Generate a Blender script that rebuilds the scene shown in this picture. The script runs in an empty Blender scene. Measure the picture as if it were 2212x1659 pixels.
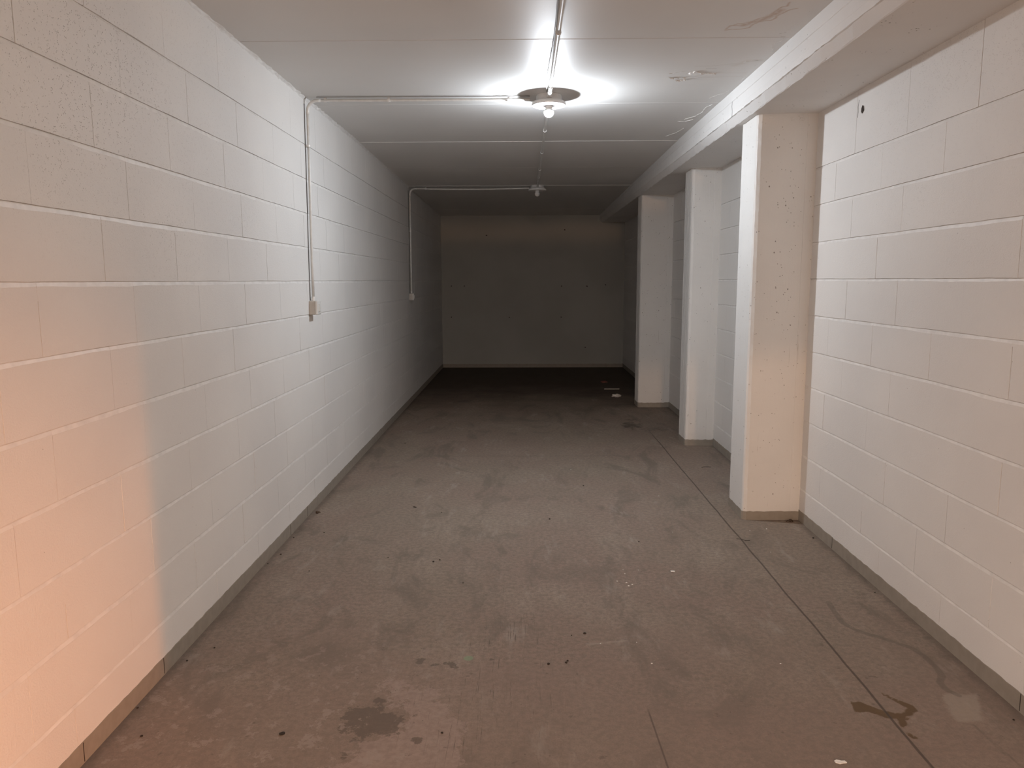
import bpy, bmesh, math, random
import numpy as np
from mathutils import Vector, Matrix

random.seed(7)
rng = np.random.default_rng(7)
SC = bpy.context.scene
COL = SC.collection
W = 2.894          # inner width of the bay
FAR = 12.05        # end wall
FRONT = -0.25      # inner face of the front wall (behind the camera)
CAMZ = 1.394
H0 = 2.465

def hc(y):
    return H0 if y <= 6 else H0 - 0.0107 * (y - 6)

# ------------------------------------------------------------------ node helpers
class NT:
    def __init__(self, name):
        self.m = bpy.data.materials.new(name)
        self.m.use_nodes = True
        self.t = self.m.node_tree
        self.t.nodes.clear()
        self.out = self.t.nodes.new('ShaderNodeOutputMaterial')
        self.b = self.t.nodes.new('ShaderNodeBsdfPrincipled')
        self.t.links.new(self.b.outputs[0], self.out.inputs[0])
        self.co = self.t.nodes.new('ShaderNodeTexCoord').outputs['Object']
    def lk(self, a, b):
        if isinstance(a, (int, float)):
            b.default_value = a
        elif isinstance(a, (tuple, list)):
            b.default_value = tuple(a) + ((1,) if len(a) == 3 and len(b.default_value) == 4 else ())
        else:
            self.t.links.new(a, b)
    def math(self, op, a, b=0.0, c=None, clamp=False):
        n = self.t.nodes.new('ShaderNodeMath'); n.operation = op; n.use_clamp = clamp
        self.lk(a, n.inputs[0]); self.lk(b, n.inputs[1])
        if c is not None: self.lk(c, n.inputs[2])
        return n.outputs[0]
    def ramp(self, v, a, b, lo=0.0, hi=1.0, smooth=True):
        n = self.t.nodes.new('ShaderNodeMapRange'); n.clamp = True
        n.interpolation_type = 'SMOOTHSTEP' if smooth else 'LINEAR'
        self.lk(v, n.inputs[0])
        for i, x in enumerate((a, b, lo, hi)): n.inputs[i + 1].default_value = x
        return n.outputs[0]
    def mapv(self, scale=(1, 1, 1), loc=(0, 0, 0), rot=(0, 0, 0)):
        n = self.t.nodes.new('ShaderNodeMapping')
        self.lk(self.co, n.inputs[0])
        n.inputs['Scale'].default_value = scale; n.inputs['Location'].default_value = loc
        n.inputs['Rotation'].default_value = rot
        return n.outputs[0]
    def noise(self, scale, detail=4, rough=.5, vec=None, dist=0.0):
        n = self.t.nodes.new('ShaderNodeTexNoise')
        self.lk(vec if vec is not None else self.co, n.inputs['Vector'])
        n.inputs['Scale'].default_value = scale; n.inputs['Detail'].default_value = detail
        n.inputs['Roughness'].default_value = rough; n.inputs['Distortion'].default_value = dist
        return n.outputs[0]
    def voro(self, scale, vec=None, feature='F1'):
        n = self.t.nodes.new('ShaderNodeTexVoronoi'); n.feature = feature
        self.lk(vec if vec is not None else self.co, n.inputs['Vector'])
        n.inputs['Scale'].default_value = scale
        return n
    def mix(self, f, a, b, mode='MIX'):
        n = self.t.nodes.new('ShaderNodeMix'); n.data_type = 'RGBA'; n.blend_type = mode
        self.lk(f, n.inputs[0]); self.lk(a, n.inputs[6]); self.lk(b, n.inputs[7])
        return n.outputs[2]
    def attr(self, name):
        n = self.t.nodes.new('ShaderNodeAttribute'); n.attribute_name = name
        s = self.t.nodes.new('ShaderNodeSeparateColor')
        self.t.links.new(n.outputs['Color'], s.inputs[0])
        return s.outputs[0], s.outputs[1], s.outputs[2], n.outputs['Alpha']
    def xyz(self):
        s = self.t.nodes.new('ShaderNodeSeparateXYZ'); self.lk(self.co, s.inputs[0])
        return s.outputs
    def bump(self, h, strength=.3, dist=.002, nrm=None):
        n = self.t.nodes.new('ShaderNodeBump')
        n.inputs['Strength'].default_value = strength; n.inputs['Distance'].default_value = dist
        self.lk(h, n.inputs['Height'])
        if nrm is not None: self.t.links.new(nrm, n.inputs['Normal'])
        return n.outputs[0]
    def fin(self, color, rough=.6, normal=None, spec=.5, metal=0.0):
        self.lk(color, self.b.inputs['Base Color']); self.lk(rough, self.b.inputs['Roughness'])
        self.b.inputs['Specular IOR Level'].default_value = spec
        self.b.inputs['Metallic'].default_value = metal
        if normal is not None: self.t.links.new(normal, self.b.inputs['Normal'])
        return self.m

# ------------------------------------------------------------------ materials
def mat_block():
    n = NT('painted_block')
    big = n.noise(1.3, 3, .5)
    col = n.mix(n.ramp(big, .35, .7), (.77, .755, .73), (.72, .705, .685))
    # open pores of the block showing as dark speckle, only on some blocks
    zone = n.ramp(n.noise(1.1, 2, .5, n.mapv((1, 1, 1.6), (3, 1, 7))), .50, .66)
    zone = n.math('MULTIPLY', n.math('ADD', zone, .35), n.ramp(n.xyz()[2], 1.25, 1.75), clamp=True)
    zone = n.math('MULTIPLY', zone, n.ramp(n.math('ABSOLUTE', n.math('SUBTRACT', n.xyz()[1], 2.75)), .5, 1.1, 1, .15))
    zone = n.math('MULTIPLY', zone, n.ramp(n.xyz()[0], .8, 2.0, 1, .45))
    v = n.voro(190)
    dot = n.ramp(v.outputs['Distance'], .18, .34, 1, 0)
    pick = n.ramp(n.noise(60, 1), .50, .58)
    sp = n.math('MULTIPLY', n.math('MULTIPLY', dot, pick), zone)
    col = n.mix(n.math('MULTIPLY', sp, .8), col, (.26, .23, .20))
    v2 = n.voro(26)
    rare = n.math('MULTIPLY', n.ramp(v2.outputs['Distance'], .035, .06, 1, 0), n.ramp(n.noise(9, 0), .60, .64))
    col = n.mix(n.math('MULTIPLY', rare, .6), col, (.2, .17, .15))
    h = n.math('ADD', n.noise(170, 3, .6), n.math('MULTIPLY', n.noise(45, 2, .5), .6))
    h = n.math('SUBTRACT', h, n.math('MULTIPLY', sp, .8))
    return n.fin(col, .62, n.bump(h, .55, .0022), .35)

def mat_concrete_white(name, base=(.75, .735, .71), pits=False, streak=True):
    n = NT(name)
    big = n.noise(1.7, 4, .55)
    col = n.mix(n.ramp(big, .3, .75), base, tuple(c * .93 for c in base))
    h = n.noise(120, 3, .6)
    if streak:
        st = n.noise(6, 3, .6, n.mapv((14, 14, .5)))
        h = n.math('ADD', h, n.math('MULTIPLY', st, 1.2))
        crack = n.math('MULTIPLY', n.ramp(n.noise(5, 4, .6, n.mapv((10, 10, .35), (1, 5, 2))), .685, .70), n.ramp(n.noise(4, 1), .45, .6))
        col = n.mix(n.math('MULTIPLY', crack, .35), col, (.35, .32, .28))
    # blow holes of the cast
    v = n.voro(34, n.mapv((1, 1, .8)))
    r = n.noise(14, 0)
    z = n.xyz()[2]
    if pits:
        xx, yy, zz = n.xyz()
        core = n.math('MULTIPLY', n.ramp(n.math('ABSOLUTE', n.math('SUBTRACT', xx, 2.745)), .03, .085, 1, 0), n.ramp(n.math('ABSOLUTE', n.math('SUBTRACT', zz, 1.62)), .35, .75, 1, .30))
        core = n.math('MULTIPLY', core, n.ramp(yy, 6.0, 6.1, 1, .3))
        zone = n.ramp(n.math('ADD', n.noise(23, 1), n.math('MULTIPLY', core, .14)), .56, .66)
    else:
        zone = n.ramp(n.noise(12, 1), .60, .66)
    v2 = n.voro(57, n.mapv((1, 1, .8), (.3, .1, .7)))
    pit = n.math('MULTIPLY', n.math('MAXIMUM', n.ramp(v.outputs['Distance'], .09, .15, 1, 0), n.ramp(v2.outputs['Distance'], .09, .15, 1, 0)), zone)
    col = n.mix(n.math('MULTIPLY', pit, .78), col, (.16, .13, .11))
    # grubby top where the pour meets the beam
    h = n.math('SUBTRACT', h, n.math('MULTIPLY', pit, 2.0))
    return n.fin(col, .6, n.bump(h, .4, .002), .35)

def mat_ceiling():
    n = NT('ceiling_paint')
    big = n.noise(.9, 3, .5)
    col = n.mix(n.ramp(big, .35, .7), (.74, .735, .72), (.70, .695, .68))
    rust, damp, dark, _ = n.attr('stain')
    col = n.mix(n.math('MULTIPLY', damp, .30), col, (.42, .36, .27))
    rn = n.math('MULTIPLY', rust, n.ramp(n.noise(60, 3, .6), .25, .6, .45, 1))
    col = n.mix(rn, col, (.40, .215, .095))
    col = n.mix(n.math('MULTIPLY', dark, .7), col, (.16, .13, .10))
    h = n.math('ADD', n.noise(90, 2, .5), n.math('MULTIPLY', n.noise(7, 2), .15))
    h = n.math('ADD', h, n.math('MULTIPLY', damp, n.noise(150, 3)))
    return n.fin(col, .52, n.bump(h, .12, .0015), .38)

def mat_endwall():
    n = NT('end_wall_paint')
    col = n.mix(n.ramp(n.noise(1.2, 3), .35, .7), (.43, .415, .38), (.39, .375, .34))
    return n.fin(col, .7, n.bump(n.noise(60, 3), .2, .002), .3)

def mat_floor():
    n = NT('bare_concrete')
    peel, dark, brown, pale = n.attr('mask_a')
    damp, green, scr, oil = n.attr('mask_b')
    x, y, z = n.xyz()
    big = n.noise(.9, 5, .6)
    mid = n.noise(3.2, 6, .62, n.mapv((1, .55, 1)))
    fine = n.noise(48, 5, .65)
    swirl = n.noise(2.2, 5, .65, n.mapv((1.2, .6, 1), (5, 2, 0)), 1.6)
    grey, warm, lightc = (.278, .219, .170), (.284, .209, .166), (.380, .310, .250)
    col = n.mix(n.ramp(big, .38, .62), grey, warm)
    col = n.mix(n.math('MULTIPLY', n.ramp(mid, .45, .75), .55), col, lightc)
    col = n.mix(n.math('MULTIPLY', n.ramp(swirl, .32, .50, 1, 0), .6), col, (.145, .117, .092))
    col = n.mix(n.math('MULTIPLY', n.ramp(fine, .34, .66), .55), col, (.150, .122, .098))
    grain = n.noise(190, 4, .7)
    col = n.mix(n.math('MULTIPLY', n.ramp(grain, .42, .68), .40), col, (.130, .105, .085))
    col = n.mix(n.math('MULTIPLY', n.ramp(n.noise(75, 5, .75, n.mapv((1, 1, 1), (4, 4, 0))), .58, .68), .5), col, (.36, .31, .255))
    # warm light at the mouth and far-end dimness, put into the floor colour
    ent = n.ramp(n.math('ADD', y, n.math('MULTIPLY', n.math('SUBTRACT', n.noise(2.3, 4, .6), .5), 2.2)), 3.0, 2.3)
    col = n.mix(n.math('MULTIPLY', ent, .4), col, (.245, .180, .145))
    far_dim = n.ramp(n.math('ADD', y, n.math('MULTIPLY', n.math('SUBTRACT', n.noise(1.1, 5, .6), .5), 3.0)), 7.4, 10.2)
    # dusty light smears dragged along
    sm = n.noise(3, 5, .7, n.mapv((2.6, .8, 1), (2, 9, 0), (0, 0, .5)))
    col = n.mix(n.math('MULTIPLY', n.ramp(sm, .56, .72), .45), col, (.36, .315, .27))
    # worn patches with broken edge
    brk = n.math('SUBTRACT', n.noise(13, 9, .74), .5)
    def edge(mask, amp, lo=.45, hi=.55):
        return n.ramp(n.math('ADD', mask, n.math('MULTIPLY', brk, amp)), lo, hi)
    pe = edge(peel, 2.6, .47, .53)
    col = n.mix(n.math('MULTIPLY', pe, .85), col, n.mix(n.ramp(fine, .3, .7), (.335, .255, .215), (.27, .205, .172)))
    dk = edge(dark, 2.3, .46, .54)
    col = n.mix(n.math('MULTIPLY', dk, .75), col, (.125, .098, .078))
    # scattered peel flecks over the foreground
    fl = n.math('MULTIPLY', n.ramp(n.noise(15, 9, .76, n.mapv((1, .9, 1), (8, 3, 0))), .55, .585), n.ramp(y, 3.3, 2.2))
    fl = n.math('MULTIPLY', fl, n.ramp(x, 1.25, .8))
    col = n.mix(n.math('MULTIPLY', fl, .65), col, (.33, .265, .225))
    fd = n.math('MULTIPLY', n.ramp(n.noise(13, 5, .7, n.mapv((1, 1.3, 1), (1, 7, 0))), .645, .68), n.ramp(y, 4.2, 2.6))
    col = n.mix(n.math('MULTIPLY', fd, .5), col, (.115, .088, .072))
    pa = n.ramp(n.math('ADD', pale, n.math('MULTIPLY', brk, 1.3)), .35, .80)
    col = n.mix(n.math('MULTIPLY', pa, .45), col, (.38, .325, .27))
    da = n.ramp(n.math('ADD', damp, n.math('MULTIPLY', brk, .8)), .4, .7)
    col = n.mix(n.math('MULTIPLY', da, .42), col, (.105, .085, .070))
    br = n.ramp(n.math('ADD', brown, n.math('MULTIPLY', brk, 1.0)), .36, .54)
    col = n.mix(n.math('MULTIPLY', br, .92), col, (.105, .060, .022))
    oi = n.ramp(n.math('ADD', oil, n.math('MULTIPLY', n.math('SUBTRACT', n.noise(9, 5, .7, n.mapv((1, .6, 1))), .5), 1.8)), .4, .75)
    col = n.mix(n.math('MULTIPLY', oi, .7), col, (.060, .046, .032))
    col = n.mix(n.math('MULTIPLY', n.ramp(n.math('ADD', green, n.math('MULTIPLY', brk, .7)), .4, .65), .7), col, (.22, .30, .19))
    # tyre and trolley scratches running into the bay
    s1 = n.ramp(n.noise(10, 6, .7, n.mapv((15, .42, 1), (3, 1, 0), (0, 0, -.04)), .25), .60, .66)
    s2 = n.ramp(n.noise(9, 6, .7, n.mapv((13, .5, 1), (1, 4, 0), (0, 0, .22)), .3), .62, .68)
    s3 = n.ramp(n.noise(9, 6, .7, n.mapv((12, .8, 1), (1, 4, 0), (0, 0, -.75)), .4), .65, .71)
    sc = n.math('MULTIPLY', n.math('MAXIMUM', s1, n.math('MAXIMUM', s2, s3)), n.math('ADD', scr, n.math('MULTIPLY', n.ramp(n.noise(1.4, 2), .5, .68), .22)), clamp=True)
    col = n.mix(n.math('MULTIPLY', sc, .75), col, (.085, .066, .052))
    # saw cut along the right, cold joint across
    wob = n.math('MULTIPLY', n.math('SUBTRACT', n.noise(3, 2), .5), .012)
    d1 = n.math('ABSOLUTE', n.math('ADD', n.math('SUBTRACT', x, 2.462), wob))
    cut = n.math('MULTIPLY', n.ramp(d1, .0025, .0060, 1, 0), n.ramp(y, 6.3, 7.2, 1, 0))
    d2 = n.math('ABSOLUTE', n.math('ADD', n.math('SUBTRACT', y, 5.88), wob))
    cold = n.math('MULTIPLY', n.ramp(d2, .004, .012, 1, 0), n.ramp(x, 2.0, 2.4, 1, 0))
    d3 = n.math('ABSOLUTE', n.math('SUBTRACT', n.math('SUBTRACT', x, 1.695), n.math('MULTIPLY', n.math('SUBTRACT', y, 2.2), -.03)))
    cut3 = n.math('MULTIPLY', n.ramp(d3, .0015, .004, 1, 0), n.ramp(y, 2.26, 2.32, 1, 0))
    col = n.mix(n.math('MULTIPLY', cut, .75), col, (.060, .045, .035))
    col = n.mix(n.math('MULTIPLY', cold, .30), col, (.09, .07, .055))
    col = n.mix(n.math('MULTIPLY', cut3, .6), col, (.075, .055, .045))
    col = n.mix(n.math('MULTIPLY', far_dim, .85), col, (.040, .024, .014))
    # small dark spatter
    sv = n.voro(30)
    spk = n.math('MULTIPLY', n.ramp(sv.outputs['Distance'], .05, .09, 1, 0), n.ramp(n.noise(11, 1), .60, .66))
    col = n.mix(n.math('MULTIPLY', spk, .65), col, (.06, .046, .038))
    h = n.math('ADD', n.math('MULTIPLY', fine, .7), mid)
    h = n.math('SUBTRACT', h, n.math('MULTIPLY', cut, 3.0))
    h = n.math('SUBTRACT', h, n.math('MULTIPLY', sc, .5))
    h = n.math('SUBTRACT', h, n.math('MULTIPLY', pe, .15))
    ro = n.math('SUBTRACT', .80, n.math('MULTIPLY', br, .25))
    return n.fin(col, ro, n.bump(h, .35, .002), .3)

def mat_plain(name, col, rough=.5, spec=.5, bump=None, metal=0.0):
    n = NT(name)
    c = n.mix(n.ramp(n.noise(25, 3), .3, .75), col, tuple(k * .88 for k in col))
    return n.fin(c, rough, n.bump(n.noise(bump, 3), .25, .001) if bump else None, spec, metal)

def mat_emit(name, col, strength):
    n = NT(name)
    n.b.inputs['Base Color'].default_value = (.9, .9, .9, 1)
    n.b.inputs['Emission Color'].default_value = tuple(col) + (1,)
    n.b.inputs['Emission Strength'].default_value = strength
    return n.m

M = {}
M['block'] = mat_block()
M['mortar'] = mat_plain('painted_mortar', (.81, .795, .77), .5, .4, 60)
M['column'] = mat_concrete_white('column_paint', pits=True)
M['beam'] = mat_concrete_white('beam_paint', (.76, .75, .735), streak=False)
M['ceiling'] = mat_ceiling()
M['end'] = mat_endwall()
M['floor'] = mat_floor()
M['grey_paint'] = mat_plain('grey_skirting_paint', (.31, .275, .232), .6, .4, 70)
M['conduit'] = mat_plain('white_plastic_conduit', (.74, .735, .71), .38, .5)
M['cable'] = mat_plain('grey_cable', (.34, .33, .32), .5, .4)
M['cable_dark'] = mat_plain('dark_cable_sheath', (.10, .095, .09), .5, .4)
M['clip'] = mat_plain('white_plastic_clip', (.80, .79, .77), .35, .5)
M['lamp'] = mat_plain('white_lamp_plastic', (.80, .80, .79), .4, .5)
M['switch'] = mat_plain('ivory_switch_plastic', (.52, .485, .44), .45, .5)
M['rocker'] = mat_plain('pale_rocker_plastic', (.72, .71, .68), .4, .5)
M['bulb_on'] = mat_emit('lit_bulb', (.87, .93, 1.0), 1.0)
M['bulb_off'] = mat_plain('frosted_bulb', (.80, .80, .78), .25, .5)
M['teal'] = mat_plain('teal_sticker', (.08, .55, .58), .4, .5)
M['grit'] = mat_plain('dark_grit', (.035, .026, .02), .8, .3, 200)
M['leaf'] = mat_plain('dead_leaf', (.07, .042, .025), .7, .3, 150)
M['chip'] = mat_plain('white_paint_chip', (.78, .76, .72), .6, .4, 200)
M['red'] = mat_plain('dull_red_paper', (.30, .10, .08), .7, .3, 80)
M['paper'] = mat_plain('dirty_white_paper', (.62, .59, .55), .75, .3, 80)
M['flake'] = mat_plain('loose_ceiling_paint', (.77, .76, .74), .55, .4, 120)
M['steel'] = mat_plain('galvanised_door_leaf', (.30, .29, .28), .55, .5, 40)
M['hole'] = mat_plain('raw_hole', (.05, .04, .035), .9, .2, 120)
M['outer'] = mat_plain('outer_render', (.42, .38, .34), .8, .3, 40)
M['lens'] = mat_emit('amber_lens', (1.0, .62, .32), 1.0)

# ------------------------------------------------------------------ mesh helpers
def obj(name, verts, faces, mat, parent=None, smooth=False):
    me = bpy.data.meshes.new(name)
    me.from_pydata([tuple(v) for v in verts], [], faces)
    me.update()
    if mat: me.materials.append(mat)
    if smooth:
        me.polygons.foreach_set('use_smooth', [True] * len(me.polygons))
    o = bpy.data.objects.new(name, me)
    COL.objects.link(o)
    if parent:
        o.parent = parent
        o.matrix_parent_inverse = Matrix.Translation(-parent.location)
    return o

def bm_obj(name, bm, mat, parent=None, smooth=False):
    bmesh.ops.recalc_face_normals(bm, faces=bm.faces)
    me = bpy.data.meshes.new(name); bm.to_mesh(me); bm.free()
    if mat: me.materials.append(mat)
    if smooth: me.polygons.foreach_set('use_smooth', [True] * len(me.polygons))
    o = bpy.data.objects.new(name, me); COL.objects.link(o)
    if parent:
        o.parent = parent
        o.matrix_parent_inverse = Matrix.Translation(-parent.location)
    return o

def thing(name, label, cat, loc=(0, 0, 0), group=None):
    o = bpy.data.objects.new(name, None); COL.objects.link(o)
    o.empty_display_size = .05
    o.location = loc; o['label'] = label; o['category'] = cat
    if group: o['group'] = group
    return o

def tag(o, label, cat, group=None):
    o['label'] = label; o['category'] = cat
    if group: o['group'] = group
    return o

def struct(o):
    o['kind'] = 'structure'
    return o

def box_bm(bm, x0, x1, y0, y1, z0, z1, bev=0.0, seg=2):
    r = bmesh.ops.create_cube(bm, size=1)
    for v in r['verts']:
        v.co = Vector(((x0 + x1) / 2 + v.co.x * (x1 - x0), (y0 + y1) / 2 + v.co.y * (y1 - y0), (z0 + z1) / 2 + v.co.z * (z1 - z0)))
    if bev:
        es = list({e for v in r['verts'] for e in v.link_edges})
        bmesh.ops.bevel(bm, geom=es, offset=bev, segments=seg, affect='EDGES', profile=.5)

def box(name, x0, x1, y0, y1, z0, z1, mat, parent=None, bev=0.0):
    bm = bmesh.new(); box_bm(bm, x0, x1, y0, y1, z0, z1, bev)
    return bm_obj(name, bm, mat, parent)

def tube(name, pts, r, mat, parent=None, seg=12):
    pts = [Vector(p) for p in pts]
    vs, fs = [], []
    up = Vector((.13, .31, .94)).normalized()
    prev = None
    for i, p in enumerate(pts):
        d = (pts[min(i + 1, len(pts) - 1)] - pts[max(i - 1, 0)]).normalized()
        a = prev - d * prev.dot(d) if prev is not None else up - d * up.dot(d)
        if a.length < 1e-3: a = Vector((1, 0, 0)) - d * d.x
        a.normalize(); prev = a
        b = d.cross(a)
        for k in range(seg):
            t = 2 * math.pi * k / seg
            vs.append(p + (a * math.cos(t) + b * math.sin(t)) * r)
    n = len(pts)
    for i in range(n - 1):
        for k in range(seg):
            fs.append((i * seg + k, i * seg + (k + 1) % seg, (i + 1) * seg + (k + 1) % seg, (i + 1) * seg + k))
    fs.append(tuple(range(seg))[::-1]); fs.append(tuple(range((n - 1) * seg, n * seg)))
    return obj(name, vs, fs, mat, parent, smooth=True)

def lathe(name, prof, cx, cy, mat, parent=None, seg=40, smooth=True):
    """profile [(r, z)] about a vertical axis"""
    vs, fs = [], []
    for r, z in prof:
        for k in range(seg):
            t = 2 * math.pi * k / seg
            vs.append((cx + r * math.cos(t), cy + r * math.sin(t), z))
    for i in range(len(prof) - 1):
        for k in range(seg):
            fs.append((i * seg + k, i * seg + (k + 1) % seg, (i + 1) * seg + (k + 1) % seg, (i + 1) * seg + k))
    fs.append(tuple(range(seg))); fs.append(tuple(range((len(prof) - 1) * seg, len(prof) * seg)))
    bm = bmesh.new()
    bv = [bm.verts.new(v) for v in vs]
    for f in fs:
        try: bm.faces.new([bv[i] for i in f])
        except ValueError: pass
    bmesh.ops.remove_doubles(bm, verts=bm.verts, dist=1e-5)
    return bm_obj(name, bm, mat, parent, smooth)

def arc(c, r, a0, a1, u, v, n=8):
    c, u, v = Vector(c), Vector(u), Vector(v)
    return [c + u * (r * math.cos(a0 + (a1 - a0) * i / n)) + v * (r * math.sin(a0 + (a1 - a0) * i / n)) for i in range(n + 1)]

# ------------------------------------------------------------------ block walls
def block_wall(name, side, even_off, odd_off, y0, y1, zjoints, ztop, seed):
    """coursed block wall; mortar beds are weathered grooves, perpends thin open cracks"""
    R = random.Random(seed)
    vs, fs, mortar, crack = [], [], set(), set()
    def P(u, z, d):
        vs.append((d if side < 0 else W - d, u, z)); return len(vs) - 1
    def quad(a, b, c, d):
        fs.append((a, b, c, d) if side < 0 else (d, c, b, a))
    zs = [0.0] + zjoints + [ztop]
    ph = [R.uniform(0, 6.28) for _ in range(40)]
    def jit(u, k, s):
        return s * (.45 * math.sin(u * 9 + ph[k % 40]) + .35 * math.sin(u * 23 + ph[(k + 7) % 40]) + .6 * (R.random() - .5))
    for i in range(len(zs) - 1):
        zb, zt = zs[i], zs[i + 1]
        last = i == len(zs) - 2
        off = even_off if (i - 7) % 2 == 0 else odd_off
        slots = []
        y = off - .5 * math.ceil((off - y0) / .5) + .5
        while y < y1 - .06:
            if y > y0 + .06:
                slots.append((y + R.uniform(-.006, .006), R.choice([.0010, .0015, .0020, .0026, .0034]), R.choice([1, 1, 1, .95, .8, .55]) * (.62 if last else 1)))
            y += .5
        m0 = .013 + R.uniform(-.002, .003)
        edges = [y0] + [s for s, _, _ in slots] + [y1]
        tops_u, tops = [], []
        for b in range(len(edges) - 1):
            a = edges[b] + (slots[b - 1][1] / 2 if b > 0 else 0)
            e = edges[b + 1] - (slots[b][1] / 2 if b < len(slots) else 0)
            d0 = R.uniform(-.0005, .0005)
            nsub = max(2, int((e - a) / (.03 if a < 6 else .12)))
            us = [a + (e - a) * k / nsub for k in range(nsub + 1)]
            bot = [zb + (jit(u, i, .0012) if i else 0) for u in us]
            top = [zt - (0 if last else m0 + jit(u, i + 11, .0028)) for u in us]
            pb = [P(u, z, d0) for u, z in zip(us, bot)]
            pt = [P(u, z, d0) for u, z in zip(us, top)]
            pk = [P(u, z, -.011) for u, z in zip(us, bot)]
            for k in range(nsub):
                quad(pb[k], pb[k + 1], pt[k + 1], pt[k])
                quad(pk[k], pk[k + 1], pb[k + 1], pb[k])
            # returns into the perpend crack
            for (idx, kk) in ((0, 0), (nsub, nsub)):
                b1, t1 = P(us[kk], bot[kk], -.016), P(us[kk], top[kk], -.016)
                if idx == 0: quad(b1, pb[0], pt[0], t1)
                else: quad(pb[-1], b1, t1, pt[-1])
            if not last:
                q1 = [P(u, z, d0 * .6 - .0002) for u, z in zip(us, top)]
                q2 = [P(u, zt - .0040 + jit(u, i + 3, .0009), -.0028) for u in us]
                q3 = [P(u, zt - .0011, -.0042) for u in us]
                q4 = [P(u, zt + .004, -.0105) for u in us]
                for k in range(nsub):
                    mortar.update((len(fs), len(fs) + 1))
                    quad(q1[k], q1[k + 1], q2[k + 1], q2[k])
                    quad(q2[k], q2[k + 1], q3[k + 1], q3[k])
                    quad(q3[k], q3[k + 1], q4[k + 1], q4[k])
            if b < len(slots):
                s, w, fr = slots[b]
                zm = zt - (0 if last else m0)
                zf = zb + (zm - zb) * fr
                a0, a1 = P(s - w, zb - .004, -.006), P(s + w, zb - .004, -.006)
                b0, b1 = P(s - w, zf, -.006), P(s + w, zf, -.006)
                if R.random() < .75: crack.add(len(fs))
                quad(a0, a1, b1, b0)
                if fr < 1:
                    c0, c1, e0, e1 = P(s - w, zf, -.0006), P(s + w, zf, -.0006), P(s - w, zm, -.0006), P(s + w, zm, -.0006)
                    quad(c0, c1, e1, e0)
                if not last:      # bed joint runs on over the crack
                    for (za, da, zc, dc) in ((zm - .003, -.0006, zt - .0040, -.0028), (zt - .0040, -.0028, zt - .0011, -.0042)):
                        quad(P(s - w, za, da), P(s + w, za, da), P(s + w, zc, dc), P(s - w, zc, dc))
    # body of the wall behind the face
    t = .2
    c = [P(y, z, d) for d in (-.022, -t) for (y, z) in ((y0, -.02), (y1, -.02), (y1, ztop + .02), (y0, ztop + .02))]
    quad(c[0], c[1], c[2], c[3]); quad(c[7], c[6], c[5], c[4])
    quad(c[0], c[3], c[7], c[4]); quad(c[1], c[5], c[6], c[2]); quad(c[3], c[2], c[6], c[7]); quad(c[0], c[4], c[5], c[1])
    o = obj(name, vs, fs, M['block'])
    o.data.materials.append(M['mortar'])
    o.data.materials.append(M['hole'])
    for k in crack: o.data.polygons[k].material_index = 2
    for k in mortar: o.data.polygons[k].material_index = 1
    return struct(o)

jl = [CAMZ + .2 * k for k in range(-6, 5)]
wall_left = block_wall('wall_left', -1, .317, .492, FRONT, FAR, jl, H0 + .01, 3)
wall_right = block_wall('wall_right', 1, .486, .284, FRONT, FAR, jl[:-1], H0 + .01, 5)

# ragged bead of filler where the left wall meets the slab
def filler(name, x_of, y0, y1, parent):
    R = random.Random(2)
    vs, fs = [], []
    n = int((y1 - y0) / .03)
    for i in range(n + 1):
        y = y0 + (y1 - y0) * i / n
        a = .016 + R.uniform(-.006, .006); b = .013 + R.uniform(-.006, .008)
        z = hc(y)
        vs += [(-.002, y, z - a), (.004, y, z - a * .5), (b * .6, y, z - .003), (b, y, z + .003)]
    for i in range(n):
        for k in range(3):
            fs.append((i * 4 + k, i * 4 + 4 + k, i * 4 + 5 + k, i * 4 + 1 + k))
    return obj(name, vs, fs, M['flake'], parent)
filler('ceiling_filler', None, 1.0, 9.0, wall_left)

# raw hole knocked in the top course of the right wall, with a hairline beside it
def wall_hole():
    bm = bmesh.new()
    R = random.Random(4)
    cy, cz = 3.72, CAMZ + .793
    ring, n = [], 14
    for k in range(n):
        t = 2 * math.pi * k / n
        ring.append(bm.verts.new((W - .0022, cy + .016 * math.cos(t) * R.uniform(.75, 1.15), cz + .019 * math.sin(t) * R.uniform(.75, 1.1))))
    mid = [bm.verts.new((W - .0008, cy + (v.co.y - cy) * .7, cz + (v.co.z - cz) * .7)) for v in ring]
    for k in range(n):
        bm.faces.new((ring[k], ring[(k + 1) % n], mid[(k + 1) % n], mid[k]))
    bm.faces.new(mid)
    bm_obj('wall_hole', bm, M['hole'], wall_right)
    pts = [(W - .0005, 3.765, CAMZ + .845), (W - .0005, 3.772, CAMZ + .815), (W - .0005, 3.768, CAMZ + .79), (W - .0005, 3.775, CAMZ + .765)]
    tube('hairline_crack', pts, .0010, M['hole'], wall_right, 6)
wall_hole()

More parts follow.
